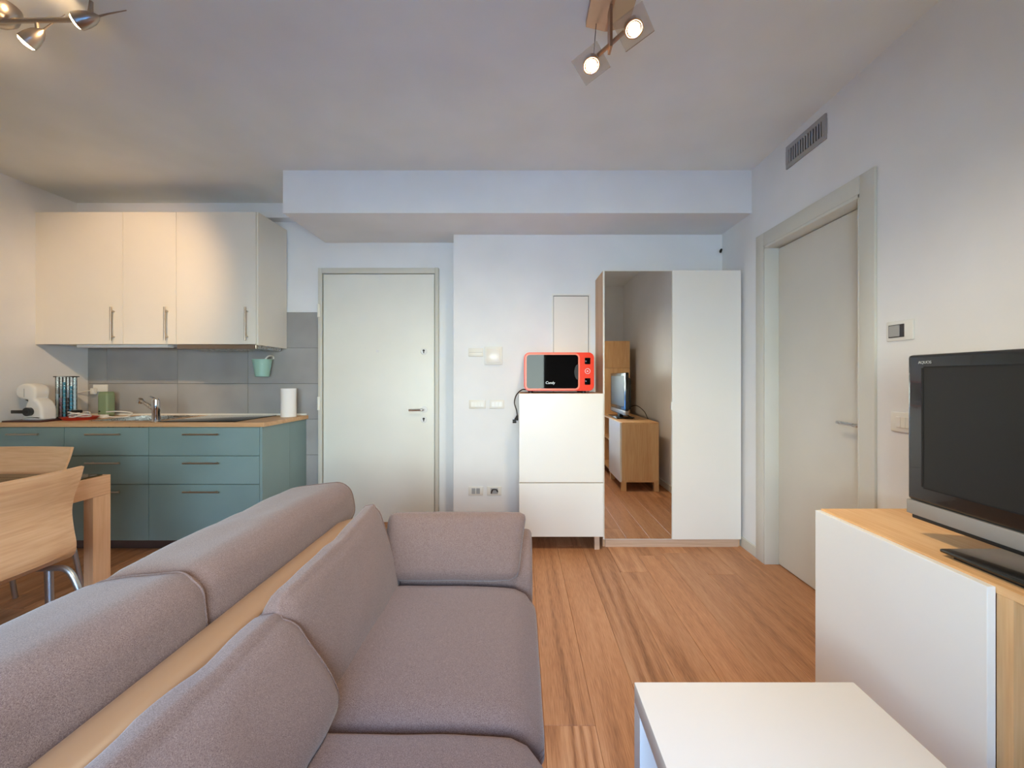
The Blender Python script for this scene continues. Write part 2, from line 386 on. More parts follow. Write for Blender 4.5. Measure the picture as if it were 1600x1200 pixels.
# French window behind the camera: the daylight comes through it
d = thing('window_1', 'tall white framed French window letting in daylight', 'window', ((WIN[0]+WIN[1])/2, YR, 0), kind='structure')
xm = (WIN[0]+WIN[1])/2
for xa, xb in ((WIN[0], xm), (xm, WIN[1])):
    bm = NB(); t = .065
    box(bm, xa, xa+t, YR-.075, YR-.02, WIN[2], WIN[3]); box(bm, xb-t, xb, YR-.075, YR-.02, WIN[2], WIN[3])
    box(bm, xa+t, xb-t, YR-.075, YR-.02, WIN[2], WIN[2]+t); box(bm, xa+t, xb-t, YR-.075, YR-.02, WIN[3]-t, WIN[3])
    f_ = obj('sash', bm, 'door_white', d)
    obj('pane', B(xa+t, xb-t, YR-.05, YR-.044, WIN[2]+t, WIN[3]-t), 'pane', f_)
obj('roller_blind', B(WIN[0]+.004, WIN[1]-.004, YR-.018, YR-.012, BLIND, WIN[3]), 'blind', d); obj('blind_bar', B(WIN[0]+.004, WIN[1]-.004, YR-.024, YR-.006, BLIND-.02, BLIND, bev=.003), 'white_plastic', d)
tag(obj('balcony_parapet', B(-3.0, 2.2, -1.95, -1.85, -.12, 1.02, bev=.01), 'parapet_blue'), 'blue balcony parapet outside the French window', 'parapet', kind='structure')
tag(obj('balcony_floor', B(-3.0, 2.2, -1.85, YR-.1, -.12, -.02), 'grout'), 'grey balcony floor outside the French window', 'balcony', kind='structure')
# air vent
v = thing('air_vent', 'grey metal air grille high above the inner door', 'vent', (XR, 2.365, 2.46))
bm = NB(); ya, yb, za, zb = 2.20, 2.53, 2.465, 2.600; t = .027
box(bm, XR-.010, XR, ya, yb, za, za+t, bev=.002); box(bm, XR-.010, XR, ya, yb, zb-t, zb, bev=.002); box(bm, XR-.010, XR, ya, ya+t, za+t, zb-t); box(bm, XR-.010, XR, yb-t, yb, za+t, zb-t)
obj('frame', bm, 'vent_grey', v)
obj('duct_backing', B(XR-.003, XR-.0005, ya+t, yb-t, za+t, zb-t), 'vent_dark', v)
for i in range(13):
    y = ya+t+.012+i*(yb-ya-2*t-.024)/12
    obj('slat', xf(B(-.0045, .0045, -.0035, .0035, -(zb-za-2*t)/2, (zb-za-2*t)/2), (XR-.007, y, (za+zb)/2), rz=.5), 'vent_grey', v)
# plates on the right wall
def plate_r(name, label, cat, y, z, wy, hz, mat='white_plastic'):
    t = thing(name, label, cat, (XR, y, z-hz/2))
    obj('cover_plate', B(XR-.009, XR, y-wy/2, y+wy/2, z-hz/2, z+hz/2, bev=.004), mat, t, smooth=1)
    return t
t = plate_r('thermostat', 'pale wall thermostat with grey screen beside the inner door', 'thermostat', 1.773, 1.413, .125, .083)
obj('screen', B(XR-.016, XR-.008, 1.765, 1.815, 1.389, 1.436, bev=.002), 'grey_plastic', t)
obj('screen_edge', B(XR-.013, XR-.008, 1.748, 1.8195, 1.3855, 1.4395, bev=.001), 'dark_slot', t)
t = plate_r('light_switch', 'ivory light switch partly behind the television', 'switch', 1.752, 1.028, .125, .083, 'ivory_plastic')
for k in range(3): obj('rocker', B(XR-.012, XR-.008, 1.752-.034+k*.0225, 1.752-.012+k*.0225, 1.005, 1.051, bev=.002), 'ivory_plastic', t)
# plates on the entrance wall
def P(px, py, y): return ((px-CX)*y/F, EYE-(py-CY)*y/F)          # photo direction met with the plane at depth y
def plate_e(name, label, cat, px0, px1, py0, py1, mat='ivory_plastic', th=.008):
    xa, za = P(px0, py1, YE); xb, zb = P(px1, py0, YE)
    t = thing(name, label, cat, ((xa+xb)/2, YE, za))
    obj('cover_plate', B(xa, xb, YE-th, YE, za, zb, bev=.003), mat, t, smooth=1)
    return t, xa, xb, za, zb
t, xa, xb, za, zb = plate_e('blank_plate', 'narrow ivory blank wall plate left of square intercom', 'wall plate', 732, 755, 544, 557)
obj('groove', B(xa+.006, xb-.006, YE-.009, YE-.0075, (za+zb)/2-.001, (za+zb)/2+.001), 'grey_plastic', t)
t, xa, xb, za, zb = plate_e('intercom', 'square glossy white box mounted beside the entrance', 'intercom', 757.5, 785, 542, 570, 'white_plastic', .022)
obj('front_panel', B(xa+.014, xb-.014, YE-.028, YE-.021, za+.016, zb-.016, bev=.004), 'lacquer', t, smooth=1)
for (a, b_, lab, n) in ((733, 759, 'wider ivory switch plate below the intercom', 4), (765, 788, 'smaller ivory switch plate nearer the chest', 3)):
    t, xa, xb, za, zb = plate_e('switch_plate', lab, 'switch', a, b_, 625, 638.5)
    for k in range(n):
        ww = (xb-xa-.03)/n; obj('rocker', B(xa+.015+k*ww+.001, xa+.015+(k+1)*ww-.001, YE-.011, YE-.007, za+.014, zb-.014, bev=.0015), 'white_plastic', t)
t, xa, xb, za, zb = plate_e('socket_plate', 'low pale socket plate with two grey outlets', 'socket', 732, 755, 760, 774)
for k in range(2): obj('outlet', B(xa+.026+k*.036, xa+.026+k*.036+.030, YE-.010, YE-.007, za+.014, zb-.012, bev=.002), 'grey_plastic', t)
t, xa, xb, za, zb = plate_e('data_socket', 'low pale socket plate with a dark cable connector', 'socket', 761, 783.5, 760, 774)
obj('insert', B(xa+.028, xb-.028, YE-.010, YE-.007, za+.014, zb-.012, bev=.002), 'grey_plastic', t)
obj('connector', tube(NB(), spline([(xa+.035, YE-.009, za+.02), (xa+.045, YE-.02, za+.05), (xa+.075, YE-.02, za+.05), (xa+.085, YE-.009, za+.03)]), .005, 8), 'dark_slot', t, smooth=1)
# meter hatch
xa, za = P(862, 640, YE); xb, zb = P(922, 460, YE)
t = thing('wall_hatch', 'white metal service hatch in the wall behind the microwave', 'hatch', ((xa+xb)/2, YE, za))
bm = NB(); f_ = .022
f_ = .012
box(bm, xa, xa+f_, YE-.018, YE, za, zb); box(bm, xb-f_, xb, YE-.018, YE, za, zb); box(bm, xa+f_, xb-f_, YE-.018, YE, zb-f_, zb); box(bm, xa+f_, xb-f_, YE-.018, YE, za, za+f_)
obj('frame', bm, 'white_plastic', t)
obj('hatch_gap_shade', B(xa+f_, xb-f_, YE-.002, YE-.0005, za+f_, zb-f_), 'dark_slot', t)  # dark sheet: shade of the gap round the hatch door, put in as colour
obj('hatch_door', B(xa+f_+.004, xb-f_-.004, YE-.010, YE-.002, za+f_+.004, zb-f_-.005), 'lacquer', t)
obj('lock', cyl(NB(), (xb-.035, YE-.010, 1.50), (xb-.035, YE-.014, 1.50), .010), 'white_plastic', t, smooth=1)
tag(obj('cable_stub', tube(NB(), spline([(1.585, YE-.001, 2.225), (1.580, YE-.03, 2.23), (1.570, YE-.035, 2.205)]), .008, 8), 'matte_black', smooth=1), 'short black cable end poking from the wall above the wardrobe', 'cable')

# ------------------------------------------------------------------ kitchen
YF, YT = 2.94, 2.96          # faces of the drawer fronts, carcass front
ZT = .905
def bar_handle(parent, a, b_, off, r=.006):     # bar with two posts standing off the front
    a = Vector(a); b_ = Vector(b_); d_ = (b_-a).normalized(); o_ = Vector((0, -off, 0))
    bm = NB(); cyl(bm, a+o_, b_+o_, r, n=12)
    for p in (a+d_*.03, b_-d_*.03): cyl(bm, p, p+o_, r*.8, n=10)
    return obj('handle', bm, 'brushed', parent, smooth=1)
units = [('sage green drawer unit beside the coffee machine wall', XL+.003, -3.19, -3.45), ('sage green drawer unit under the sink', -3.19, -2.60, -2.895), ('wide sage green drawer unit under the hob', -2.60, -1.825, -2.215)]
for lab, xa, xb, hx in units:
    u = thing('base_cabinet', lab, 'cabinet', ((xa+xb)/2, 3.25, 0), 'kitchen base units')
    if 'sink' in lab:
        for a in ((xa+.001, xa+.019), (xb-.019, xb-.001)): obj('side_board', B(*a, YT, 3.546, .08, ZT-.031), 'green_front', u)
        obj('bottom_board', B(xa+.019, xb-.019, YT, 3.546, .08, .098), 'green_front', u)
    else: obj('carcass', B(xa+.001, xb-.001, YT, 3.546, .08, ZT-.031), 'green_front', u)
    obj('plinth', B(xa, xb, YT+.05, YT+.066, 0, .079), 'plinth', u)
    for za, zb in ((.675, .870), (.475, .671), (.082, .471)):
        f_ = obj('drawer', B(xa+.002, xb-.002, YF, YT-.001, za, zb, bev=.0015), 'green_front', u)
        hw = .125 if xb-xa > .7 else (.12 if xb-xa > .5 else .11)
        bar_handle(f_, (hx-hw, YF, zb-.045), (hx+hw, YF, zb-.045), .030, .006)
u = thing('end_panel', 'sage green end panel closing the kitchen counter towards the entrance', 'cabinet panel', (-1.815, 3.25, 0))
obj('front_panel', B(-1.824, -1.806, YF, 3.288, 0, ZT-.030, bev=.001), 'green_front', u); obj('rear_panel', B(-1.824, -1.808, 3.292, 3.546, 0, ZT-.030, bev=.001), 'green_front', u)
# worktop with a cut-out for the sink
SX0, SX1, SY0, SY1 = -3.10, -2.68, 3.06, 3.46
wt = thing('worktop', 'light oak kitchen worktop', 'worktop', (-2.72, 3.25, ZT-.03))
bm = NB(); za, zb = ZT-.030, ZT
box(bm, XL+.002, SX0, 2.935, 3.546, za, zb); box(bm, SX1, -1.79, 2.935, 3.546, za, zb); box(bm, SX0, SX1, 2.935, SY0, za, zb); box(bm, SX0, SX1, SY1, 3.546, za, zb)
obj('top_board', bm, 'light_oak_x', wt)
tag(obj('worktop_upstand', B(XL+.003, -1.80, 3.530, 3.546, ZT, ZT+.014), 'ivory_plastic'), 'thin pale strip along the worktop against the tiles', 'trim strip')
s = thing('sink', 'inset steel sink bowl in the oak worktop', 'sink', ((SX0+SX1)/2, (SY0+SY1)/2, ZT-.15))
bm = NB(); t = .02
for a in ((SX0-t, SX0+.004, SY0-t, SY1+t), (SX1-.004, SX1+t, SY0-t, SY1+t), (SX0, SX1, SY0-t, SY0+.004), (SX0, SX1, SY1-.004, SY1+t)): box(bm, *a, ZT, ZT+.004)
obj('rim', bm, 'steel', s)
bm = NB(); box(bm, SX0+.003, SX0+.006, SY0+.003, SY1-.003, ZT-.14, ZT+.001); box(bm, SX1-.006, SX1-.003, SY0+.003, SY1-.003, ZT-.14, ZT+.001); box(bm, SX0+.006, SX1-.006, SY0+.003, SY0+.006, ZT-.14, ZT+.001); box(bm, SX0+.006, SX1-.006, SY1-.006, SY1-.003, ZT-.14, ZT+.001); box(bm, SX0+.003, SX1-.003, SY0+.003, SY1-.003, ZT-.145, ZT-.14)
obj('bowl', bm, 'steel', s)
f_ = thing('faucet', 'chrome single lever kitchen tap by the sink', 'tap', (-2.595, 3.0, ZT))
fx, fy = -2.595, 2.995
obj('body', lathe(NB(), (fx, fy, ZT), [(.029, 0), (.029, .006), (.024, .012), (.023, .07), (.025, .074), (.025, .125), (.023, .155), (.014, .166)]), 'chrome', f_, smooth=1)
sp = obj('spout', tube(NB(), [(fx, fy, ZT+.072), (fx-.10, fy+.05, ZT+.115), (fx-.20, fy+.10, ZT+.148)], [.012, .011, .011], 14), 'steel', f_, smooth=1)
obj('nozzle', cyl(NB(), (fx-.198, fy+.10, ZT+.158), (fx-.212, fy+.105, ZT+.128), .015, .014), 'chrome', sp, smooth=1)
obj('lever', tube(NB(), [(fx, fy, ZT+.160), (fx-.05, fy+.03, ZT+.172), (fx-.095, fy+.06, ZT+.176)], [.008, .006, .005], 10), 'chrome', f_, smooth=1)
tag(obj('hob', B(-2.555, -2.02, 2.975, 3.485, ZT, ZT+.006, bev=.002), 'hob_glass', smooth=1), 'flat black glass hob set on the worktop', 'hob')
# wall units
ZU0, ZU1, YU, YUT = 1.470, 2.462, 3.160, 3.180
for lab, xa, xb in (('cream wall unit against the side wall', -3.585, -2.988), ('narrow cream wall unit in the middle', -2.988, -2.588), ('cream wall unit with the hood below', -2.588, -1.988)):
    u = thing('wall_cabinet', lab, 'cabinet', ((xa+xb)/2, 3.36, ZU0), 'kitchen wall units')
    obj('carcass', B(xa+.001, xb-.001, YUT, 3.546 if ZU0 < 1.77 else YB, ZU0+.004, ZU1-.002), 'cream', u)
    dd = obj('cabinet_door', B(xa+.0015, xb-.0015, YU, YUT-.001, ZU0, ZU1, bev=.0015), 'cream', u)
    bar_handle(dd, (xb-.062, YU, ZU0+.025), (xb-.062, YU, ZU0+.275), .032, .006)
tag(obj('filler_panel', B(XL, -3.587, YU+.006, YUT+.01, ZU0, ZU1), 'cream'), 'narrow cream filler strip between wall unit and side wall', 'cabinet panel')
tag(obj('cover_panel', B(-1.987, -1.972, YU+.001, 3.546, ZU0-.006, ZU1, bev=.001), 'cream'), 'cream cover panel closing the end of the wall units', 'cabinet panel')
h = thing('cooker_hood', 'slim steel pull-out cooker hood under the wall unit', 'hood', (-2.29, 3.36, ZU0-.04))
obj('front_strip', B(-2.585, -1.99, YU+.004, YU+.03, ZU0-.034, ZU0-.002, bev=.003), 'brushed', h)
obj('housing', B(-2.58, -1.995, YU+.031, 3.50, ZU0-.030, ZU0-.002), 'steel', h)
tag(obj('strip_lamp', B(-3.40, -2.70, YU+.06, YU+.12, ZU0-.020, ZU0+.0035, bev=.004), 'strip_light', smooth=1), 'slim white lamp strip under the wall units', 'lamp')
# hanging pot on the tiles
t = thing('hanging_pot', 'mint green pot hooked on the tiled wall', 'pot', (-2.13, 3.49, 1.225))
px_, py_, pz_ = -2.135, 3.475, 1.228
obj('pot_body', lathe(NB(), (px_, py_, pz_), [(.048, 0), (.052, .004), (.072, .135), (.076, .137), (.076, .143), (.068, .143), (.050, .012), (.001, .010)]), 'mint', t, smooth=1)
obj('hook', tube(NB(), spline([(px_+.03, py_-.055, pz_+.10), (px_+.045, py_, pz_+.165), (px_+.05, YB-.02, pz_+.172), (px_+.05, YB-.012, pz_+.15)]), .006, 8), 'white_plastic', t, smooth=1)
# kitchen roll
t = thing('paper_towel', 'white paper towel roll standing on the worktop', 'paper towel', (-1.876, 3.40, ZT))
obj('roll', lathe(NB(), (-1.876, 3.40, ZT), [(.019, .0), (.057, 0), (.0575, .002), (.0575, .226), (.057, .228), (.019, .228)], n=36), 'paper', t, smooth=1)
obj('core', cyl(NB(), (-1.876, 3.40, ZT+.001), (-1.876, 3.40, ZT+.2275), .0188, cap=False), 'plinth_oak', t, smooth=1)
# coffee machine, tray, capsule rack and clutter
tag(obj('tray', B(XL+.004, -3.375, 2.955, 3.13, ZT, ZT+.010, bev=.003), 'dark_red_tray', smooth=1), 'thin dark red tray under the coffee machine', 'tray')
cm = thing('coffee_machine', 'rounded white capsule coffee machine with black handle', 'coffee machine', (-3.50, 3.04, ZT+.010))
z0 = ZT+.010; cy_ = 3.045
prof = [(-3.565, 0), (-3.405, 0), (-3.392, .03), (-3.395, .09), (-3.425, .135), (-3.455, .155), (-3.448, .185), (-3.452, .225), (-3.485, .252), (-3.54, .262), (-3.59, .248), (-3.612, .215), (-3.605, .175), (-3.57, .150), (-3.515, .142), (-3.53, .11), (-3.535, .06), (-3.555, .03)]
sm = spline([(a, 0, b_) for a, b_ in prof], 3)
bm = prism(NB(), [(-3.50+(p.x+3.50)*.86, cy_-.052, p.z+z0) for p in sm], (0, .104, 0))
bmesh.ops.bevel(bm, geom=[e for e in bm.edges if abs(e.verts[0].co.y-e.verts[1].co.y) < 1e-6], offset=.022, segments=4, affect='EDGES', profile=.6)
obj('housing', bm, 'white_plastic', cm, smooth=1)
obj('spout', lathe(NB(), (-3.545, cy_, z0+.128), [(.008, 0), (.022, .012), (.03, .022)], axis=(0, 0, 1)), 'black_plastic', cm, smooth=1)
dial = obj('dial', cyl(NB(), (-3.49, cy_-.045, z0+.062), (-3.49, cy_-.074, z0+.062), .030, n=28), 'black_plastic', cm, smooth=1)
obj('lever', B(-3.60, -3.48, cy_-.076, cy_-.062, z0+.050, z0+.074, bev=.004), 'black_plastic', cm, smooth=1)
obj('seam', B(-3.532, -3.529, cy_-.0535, cy_-.050, z0+.165, z0+.225), 'grey_plastic', cm)
ck = thing('capsule_rack', 'clear tube rack of coloured coffee capsules behind the machine', 'rack', (-3.49, 3.24, ZT))
cols = ['pod_pale', 'mauve_pod', 'teal_pod', 'brown_pod', 'teal_pod', 'pod_pale']
obj('rack_base', B(-3.585, -3.415, 3.20, 3.28, ZT, ZT+.012, bev=.004), 'matte_black', ck, smooth=1)
obj('rack_top', B(-3.575, -3.420, 3.215, 3.265, ZT+.318, ZT+.326, bev=.003), 'tube_clear', ck, smooth=1)
for k, c_ in enumerate(cols):
    xx = -3.565+k*.0265
    tb = obj('tube', cyl(NB(), (xx, 3.24, ZT+.012), (xx, 3.24, ZT+.318), .0125, n=14, cap=False), 'tube_clear', ck, smooth=1)
    top = (.20, .15, .29, .17, .25, .30)[k]; n_ = int(top/.03)
    bm = NB()
    for q in range(n_): cyl(bm, (xx, 3.24, ZT+.014+q*.03), (xx, 3.24, ZT+.040+q*.03), .009, .011, n=12)
    obj('capsule_stack', bm, c_, tb, smooth=1)
tr = thing('cable_tray', 'low red tray holding coiled white cables', 'tray', (-3.30, 3.15, ZT))
bm = NB(); lathe(bm, (-3.30, 3.15, ZT), [(.085, 0), (.105, .022), (.108, .022), (.101, .018), (.082, .004), (.001, .004)], n=32)
obj('tray_dish', bm, 'red_plastic', tr, smooth=1)
pts = [(-3.30+math.cos(a*.55)*(.055+.012*math.sin(a*1.7)), 3.15+math.sin(a*.55)*.055, ZT+.018+.0012*a+.006*math.sin(a*1.3)) for a in range(34)]
obj('cable_coil', tube(NB(), spline(pts, 3), .0045, 7), 'cable_white', tr, smooth=1)
obj('charger', B(-3.33, -3.27, 3.105, 3.145, ZT+.052, ZT+.074, bev=.006), 'matte_black', tr, smooth=1)
cn = thing('canister', 'sage green upright canister near the splashback', 'canister', (-3.335, 3.43, ZT))
bm = soft((.040, .036, .0985), .012, cuts=8); xf(bm, (-3.352, 3.406, ZT+.0985)); obj('body', bm, 'sage', cn, smooth='all')
obj('lid_line', B(-3.385, -3.319, 3.377, 3.435, ZT+.196, ZT+.2015, bev=.002), 'sage', cn)
obj('button', cyl(NB(), (-3.372, 3.371, ZT+.045), (-3.372, 3.367, ZT+.045), .006), 'dark_slot', cn, smooth=1)
xa, za = P(147, 612, YB-.012); xb, zb = P(169, 601, YB-.012)
t = thing('kitchen_socket', 'ivory socket plate on the tiles behind the canister', 'socket', ((xa+xb)/2, YB-.012, za))
obj('cover_plate', B(xa, xb, YB-.022, YB-.012, za, zb, bev=.003), 'ivory_plastic', t, smooth=1)
pg = obj('plug', B(xa+.008, xa+.038, YB-.055, YB-.022, za-.02, za+.03, bev=.005), 'cable_white', t, smooth=1)
obj('cord', tube(NB(), spline([(xa+.01, YB-.045, za+.012), (xa-.05, YB-.10, za-.01), (xa-.075, YB-.16, za-.06), (xa-.03, YB-.20, za-.12), (xa+.02, YB-.22, za-.17)]), .004, 7), 'cable_white', pg, smooth=1)
t = thing('power_strip', 'short ivory power block with looped white lead before the canister', 'power strip', (-3.30, 3.33, ZT))
obj('block', B(-3.315, -3.235, 3.27, 3.31, ZT, ZT+.026, bev=.005), 'ivory_plastic', t, smooth=1)
obj('lead', tube(NB(), spline([(-3.236, 3.29, ZT+.012), (-3.18, 3.30, ZT+.006), (-3.13, 3.35, ZT+.006), (-3.14, 3.40, ZT+.030), (-3.20, 3.362, ZT+.045), (-3.30, 3.352, ZT+.042)]), .0045, 7), 'cable_white', t, smooth=1)

# ------------------------------------------------------------------ chest, microwave, wardrobe
t = thing('chest', 'white fronted chest with oak body carrying the microwave', 'cabinet', (.282, 3.14, 0))
CX0, CX1, CYF = -.013, .577, 2.945
obj('body', B(CX0+.002, CX1-.002, CYF+.021, YE-.013, .10, 1.108, bev=.001), 'wardrobe_oak', t)
obj('upper_front', B(CX0, CX1, CYF, CYF+.020, .486, 1.106, bev=.002), 'lacquer', t); obj('lower_front', B(CX0, CX1, CYF, CYF+.020, .105, .480, bev=.002), 'lacquer', t)
for xx in (CX0+.02, CX1-.055):
    for yy in (CYF+.04, YE-.07): obj('leg', B(xx, xx+.035, yy, yy+.035, 0, .10), 'plinth_oak', t)
mw = thing('microwave', 'bright red microwave with dark glass door', 'microwave', (.27, 3.13, 1.108))
MX0, MX1, MY0, MY1, MZ0, MZ1 = .022, .520, 2.985, 3.300, 1.124, 1.398
def rrect(x0, x1, z0, z1, r, y, n=6):
    pts = []
    for cx_, cz_, a0 in ((x1-r, z1-r, 0), (x0+r, z1-r, 90), (x0+r, z0+r, 180), (x1-r, z0+r, 270)):
        for k in range(n+1): a = math.radians(a0+90*k/n); pts.append((cx_+r*math.cos(a), y, cz_+r*math.sin(a)))
    return pts
bm = prism(NB(), rrect(MX0, MX1, MZ0, MZ1, .038, MY0+.012), (0, MY1-MY0-.012, 0)); obj('housing', bm, 'micro_red', mw, smooth=1)
bm = prism(NB(), rrect(MX0+.004, MX1-.004, MZ0+.004, MZ1-.004, .036, MY0), (0, .012, 0)); obj('front_frame', bm, 'micro_red', mw, smooth=1)
# light rounded rim round the door
def rim_bm(x0, x1, z0, z1, r, y, th, dep):
    a = rrect(x0, x1, z0, z1, r, y); c = rrect(x0+th, x1-th, z0+th, z1-th, max(r-th, .004), y); bm = NB(); n = len(a)
    V = [[bm.verts.new(p) for p in a], [bm.verts.new(p) for p in c], [bm.verts.new((p[0], y+dep, p[2])) for p in a], [bm.verts.new((p[0], y+dep, p[2])) for p in c]]
    for k in range(n):
        q = (k+1) % n
        bm.faces.new((V[0][k], V[0][q], V[1][q], V[1][k])); bm.faces.new((V[2][k], V[0][k], V[0][q], V[2][q])[::-1]); bm.faces.new((V[1][k], V[1][q], V[3][q], V[3][k])); bm.faces.new((V[2][q], V[2][k], V[3][k], V[3][q]))
    bmesh.ops.recalc_face_normals(bm, faces=bm.faces[:]); return bm
dr = obj('door_rim', rim_bm(MX0+.006, .416, MZ0+.006, MZ1-.006, .034, MY0-.012, .012, .012), 'pale_trim', mw, smooth=1)
obj('door_glass', prism(NB(), rrect(MX0+.018, .412, MZ0+.018, MZ1-.016, .022, MY0-.010), (0, .010, 0)), 'black_glass', mw, smooth=1)
bm = prism(NB(), [(.405+.028*math.cos(math.radians(a))*-1, MY0-.013, 1.258+.055*math.sin(math.radians(a))) for a in range(-90, 91, 12)], (0, .004, 0))
obj('door_grip', bm, 'matte_black', mw)
bm = text_bm('Candy', .026, shear=.15); xf(bm, rx=PI/2); xf(bm, (.206, MY0-.0108, 1.182)); obj('lettering', bm, 'text_white', mw)
for z in (1.337, 1.192): obj('display', B(.452, .492, MY0-.003, MY0+.002, z-.023, z+.023, bev=.004), 'black_glass', mw, smooth=1)
obj('dial', rim_bm(.453, .491, 1.246, 1.284, .0185, MY0-.004, .0025, .004), 'text_white', mw, smooth=1)
obj('dial_mark', B(.466, .477, MY0-.002, MY0+.001, 1.262, 1.268), 'text_white', mw)
for xx in (.07, .45):
    for yy in (3.03, 3.26): obj('foot', cyl(NB(), (xx, yy, 1.108), (xx, yy, 1.126), .016), 'matte_black', mw, smooth=1)
cd = obj('power_cord', tube(NB(), spline([(.035, 3.20, 1.130), (.005, 3.12, 1.128), (-.032, 3.05, 1.095), (-.047, 3.03, 1.04), (-.032, 3.03, .985), (-.026, 3.03, .945)]), .0045, 8), 'cable_dark', mw, smooth=1)
bm = lathe(NB(), (-.026, 3.03, .948), [(.006, 0), (.010, .018), (.014, .026), (.014, .036)], axis=(-.25, 0, -1)); cyl(bm, (-.033, 3.03, .905), (-.060, 3.03, .905), .013); obj('plug', bm, 'matte_black', cd, smooth=1)
# wardrobe
wd = thing('wardrobe', 'tall oak wardrobe with a mirror door and a white door', 'wardrobe', (1.085, 3.19, 0))
WX0, WX1, WY, WZ = .590, 1.580, 3.020, 1.990
obj('side_panel', B(WX0, WX0+.018, WY+.022, YE-.014, 0, WZ, bev=.001), 'wardrobe_oak', wd); obj('side_panel', B(WX1-.018, WX1, WY+.022, YE-.014, 0, WZ, bev=.001), 'wardrobe_oak', wd)
obj('top_panel', B(WX0+.018, WX1-.018, WY+.022, YE-.014, WZ-.018, WZ), 'plinth_oak', wd); obj('back_panel', B(WX0+.018, WX1-.018, YE-.018, YE-.014, .06, WZ-.018), 'plinth_oak', wd)
obj('plinth', B(WX0+.018, WX1-.018, WY+.012, WY+.030, 0, .055), 'plinth_oak', wd)
md = obj('mirror_door', B(WX0, 1.083, WY+.003, WY+.021, .058, WZ-.002), 'cream', wd, label='mirrored wardrobe door')
obj('mirror', B(WX0+.009, 1.080, WY, WY+.003, .063, WZ-.007), 'mirror', md)
wdoor = obj('white_door', B(1.086, WX1, WY+.001, WY+.021, .058, WZ-.001, bev=.002), 'lacquer', wd, label='plain white wardrobe door')
obj('handle', B(1.076, 1.0855, WY-.008, WY-.0005, .985, 1.045, bev=.002), 'white_plastic', wdoor)

# ------------------------------------------------------------------ television bench, television, tall cabinet
BX0, BX1, BY0, BY1, BZ0, BZ1 = 1.082, 1.480, .32, 1.52, .10, .742
t = thing('tv_bench', 'light oak TV bench with white door and open shelf bay', 'TV bench', (1.28, .92, 0))
obj('top_panel', B(BX0, BX1, BY0, BY1, BZ1-.020, BZ1, bev=.001), 'light_oak_y', t); obj('bottom_panel', B(BX0, BX1, BY0, BY1, BZ0, BZ0+.018), 'light_oak_y', t)
for a, b_ in ((BY1-.018, BY1), (.925, .958), (BY0, BY0+.018)):
    p = obj('side_panel', B(BX0, BX1, a, b_, BZ0+.018, BZ1-.020), 'light_oak_z', t)
    if a < BY1-.1 and a > .5:
        for q in range(14):
            z = .20+q*.035
            obj('peg_hole', cyl(NB(), (BX0+.045, a-.0006, z), (BX0+.045, a+.001, z), .0028, n=10), 'cable_dark', p)
        obj('cam_fitting', cyl(NB(), (BX0+.045, a-.004, .700), (BX0+.045, a+.001, .700), .010, n=16), 'white_plastic', p, smooth=1)
obj('back_panel', B(BX1-.004, BX1, BY0+.018, BY1-.018, BZ0+.018, BZ1-.020), 'light_oak_z', t)
obj('shelf', B(BX0+.030, BX1-.006, BY0+.019, .924, .440, .458), 'light_oak_y', t)
obj('bench_door', B(1.062, 1.0818, .959, BY1, .102, .737, bev=.0015), 'lacquer', t, label='plain white bench door')
for yy in (BY0, .91, BY1-.05):
    for xx in (BX0, BX1-.05): obj('leg', B(xx, xx+.05, yy, yy+.05, 0, BZ0), 'light_oak_z', t)
tv = thing('television', 'black flat screen television with silver lower bezel', 'television', (1.22, .90, BZ1))
TX, TY0, TY1, TZ0, TZ1 = 1.180, .50, 1.288, .795, 1.282
obj('bezel', B(TX, TX+.040, TY0, TY1, TZ0+.050, TZ1, bev=.010, seg=3), 'black_plastic', tv, smooth=1)
obj('back_housing', B(TX+.040, TX+.085, TY0+.07, TY1-.07, TZ0+.06, TZ1-.06, bev=.02, seg=3), 'matte_black', tv, smooth=1)
obj('screen', B(TX-.0012, TX+.002, TY0+.045, TY1-.055, TZ0+.098, TZ1-.040), 'screen', tv)
for a in ((TY1-.055, TY1-.049, TZ0+.098, TZ1-.040), (TY0+.039, TY0+.045, TZ0+.098, TZ1-.040), (TY0+.045, TY1-.055, TZ1-.040, TZ1-.036), (TY0+.045, TY1-.055, TZ0+.094, TZ0+.098)):
    obj('screen_edge', B(TX-.0022, TX+.002, *a), 'matte_black', tv)
obj('silver_strip', B(TX-.002, TX+.036, TY0, TY1, TZ0+.008, TZ0+.050, bev=.003), 'silver_plastic', tv, smooth=1)
obj('underside', B(TX+.004, TX+.045, TY0+.02, TY1-.012, TZ0-.004, TZ0+.008, bev=.003), 'matte_black', tv, smooth=1)
bm = text_bm('AQUOS', .0115, spacing=1.0); xf(bm, rx=PI/2); xf(bm, rz=-PI/2); xf(bm, (TX-.0008, TY1-.058, TZ1-.024)); obj('lettering', bm, 'text_grey', tv)
obj('neck', B(TX+.010, TX+.055, .84, .96, BZ1+.016, TZ0+.03, bev=.006), 'matte_black', tv, smooth=1)
bs = obj('stand_base', B(1.112, 1.330, .670, 1.120, BZ1+.008, BZ1+.018, bev=.004), 'black_plastic', tv, smooth=1)
obj('base_foot', B(1.125, 1.315, .70, 1.095, BZ1, BZ1+.008), 'matte_black', bs)
tc = thing('tall_cabinet', 'tall light oak cabinet at the end of the TV bench seen in the mirror', 'cabinet', (1.28, 0, 0))
obj('lower_body', B(BX0, BX1, -.28, .318, .10, 1.355, bev=.001), 'light_oak_z', tc); obj('upper_body', B(BX0, BX1, -.28, .318, 1.358, 1.725, bev=.001), 'light_oak_z', tc)
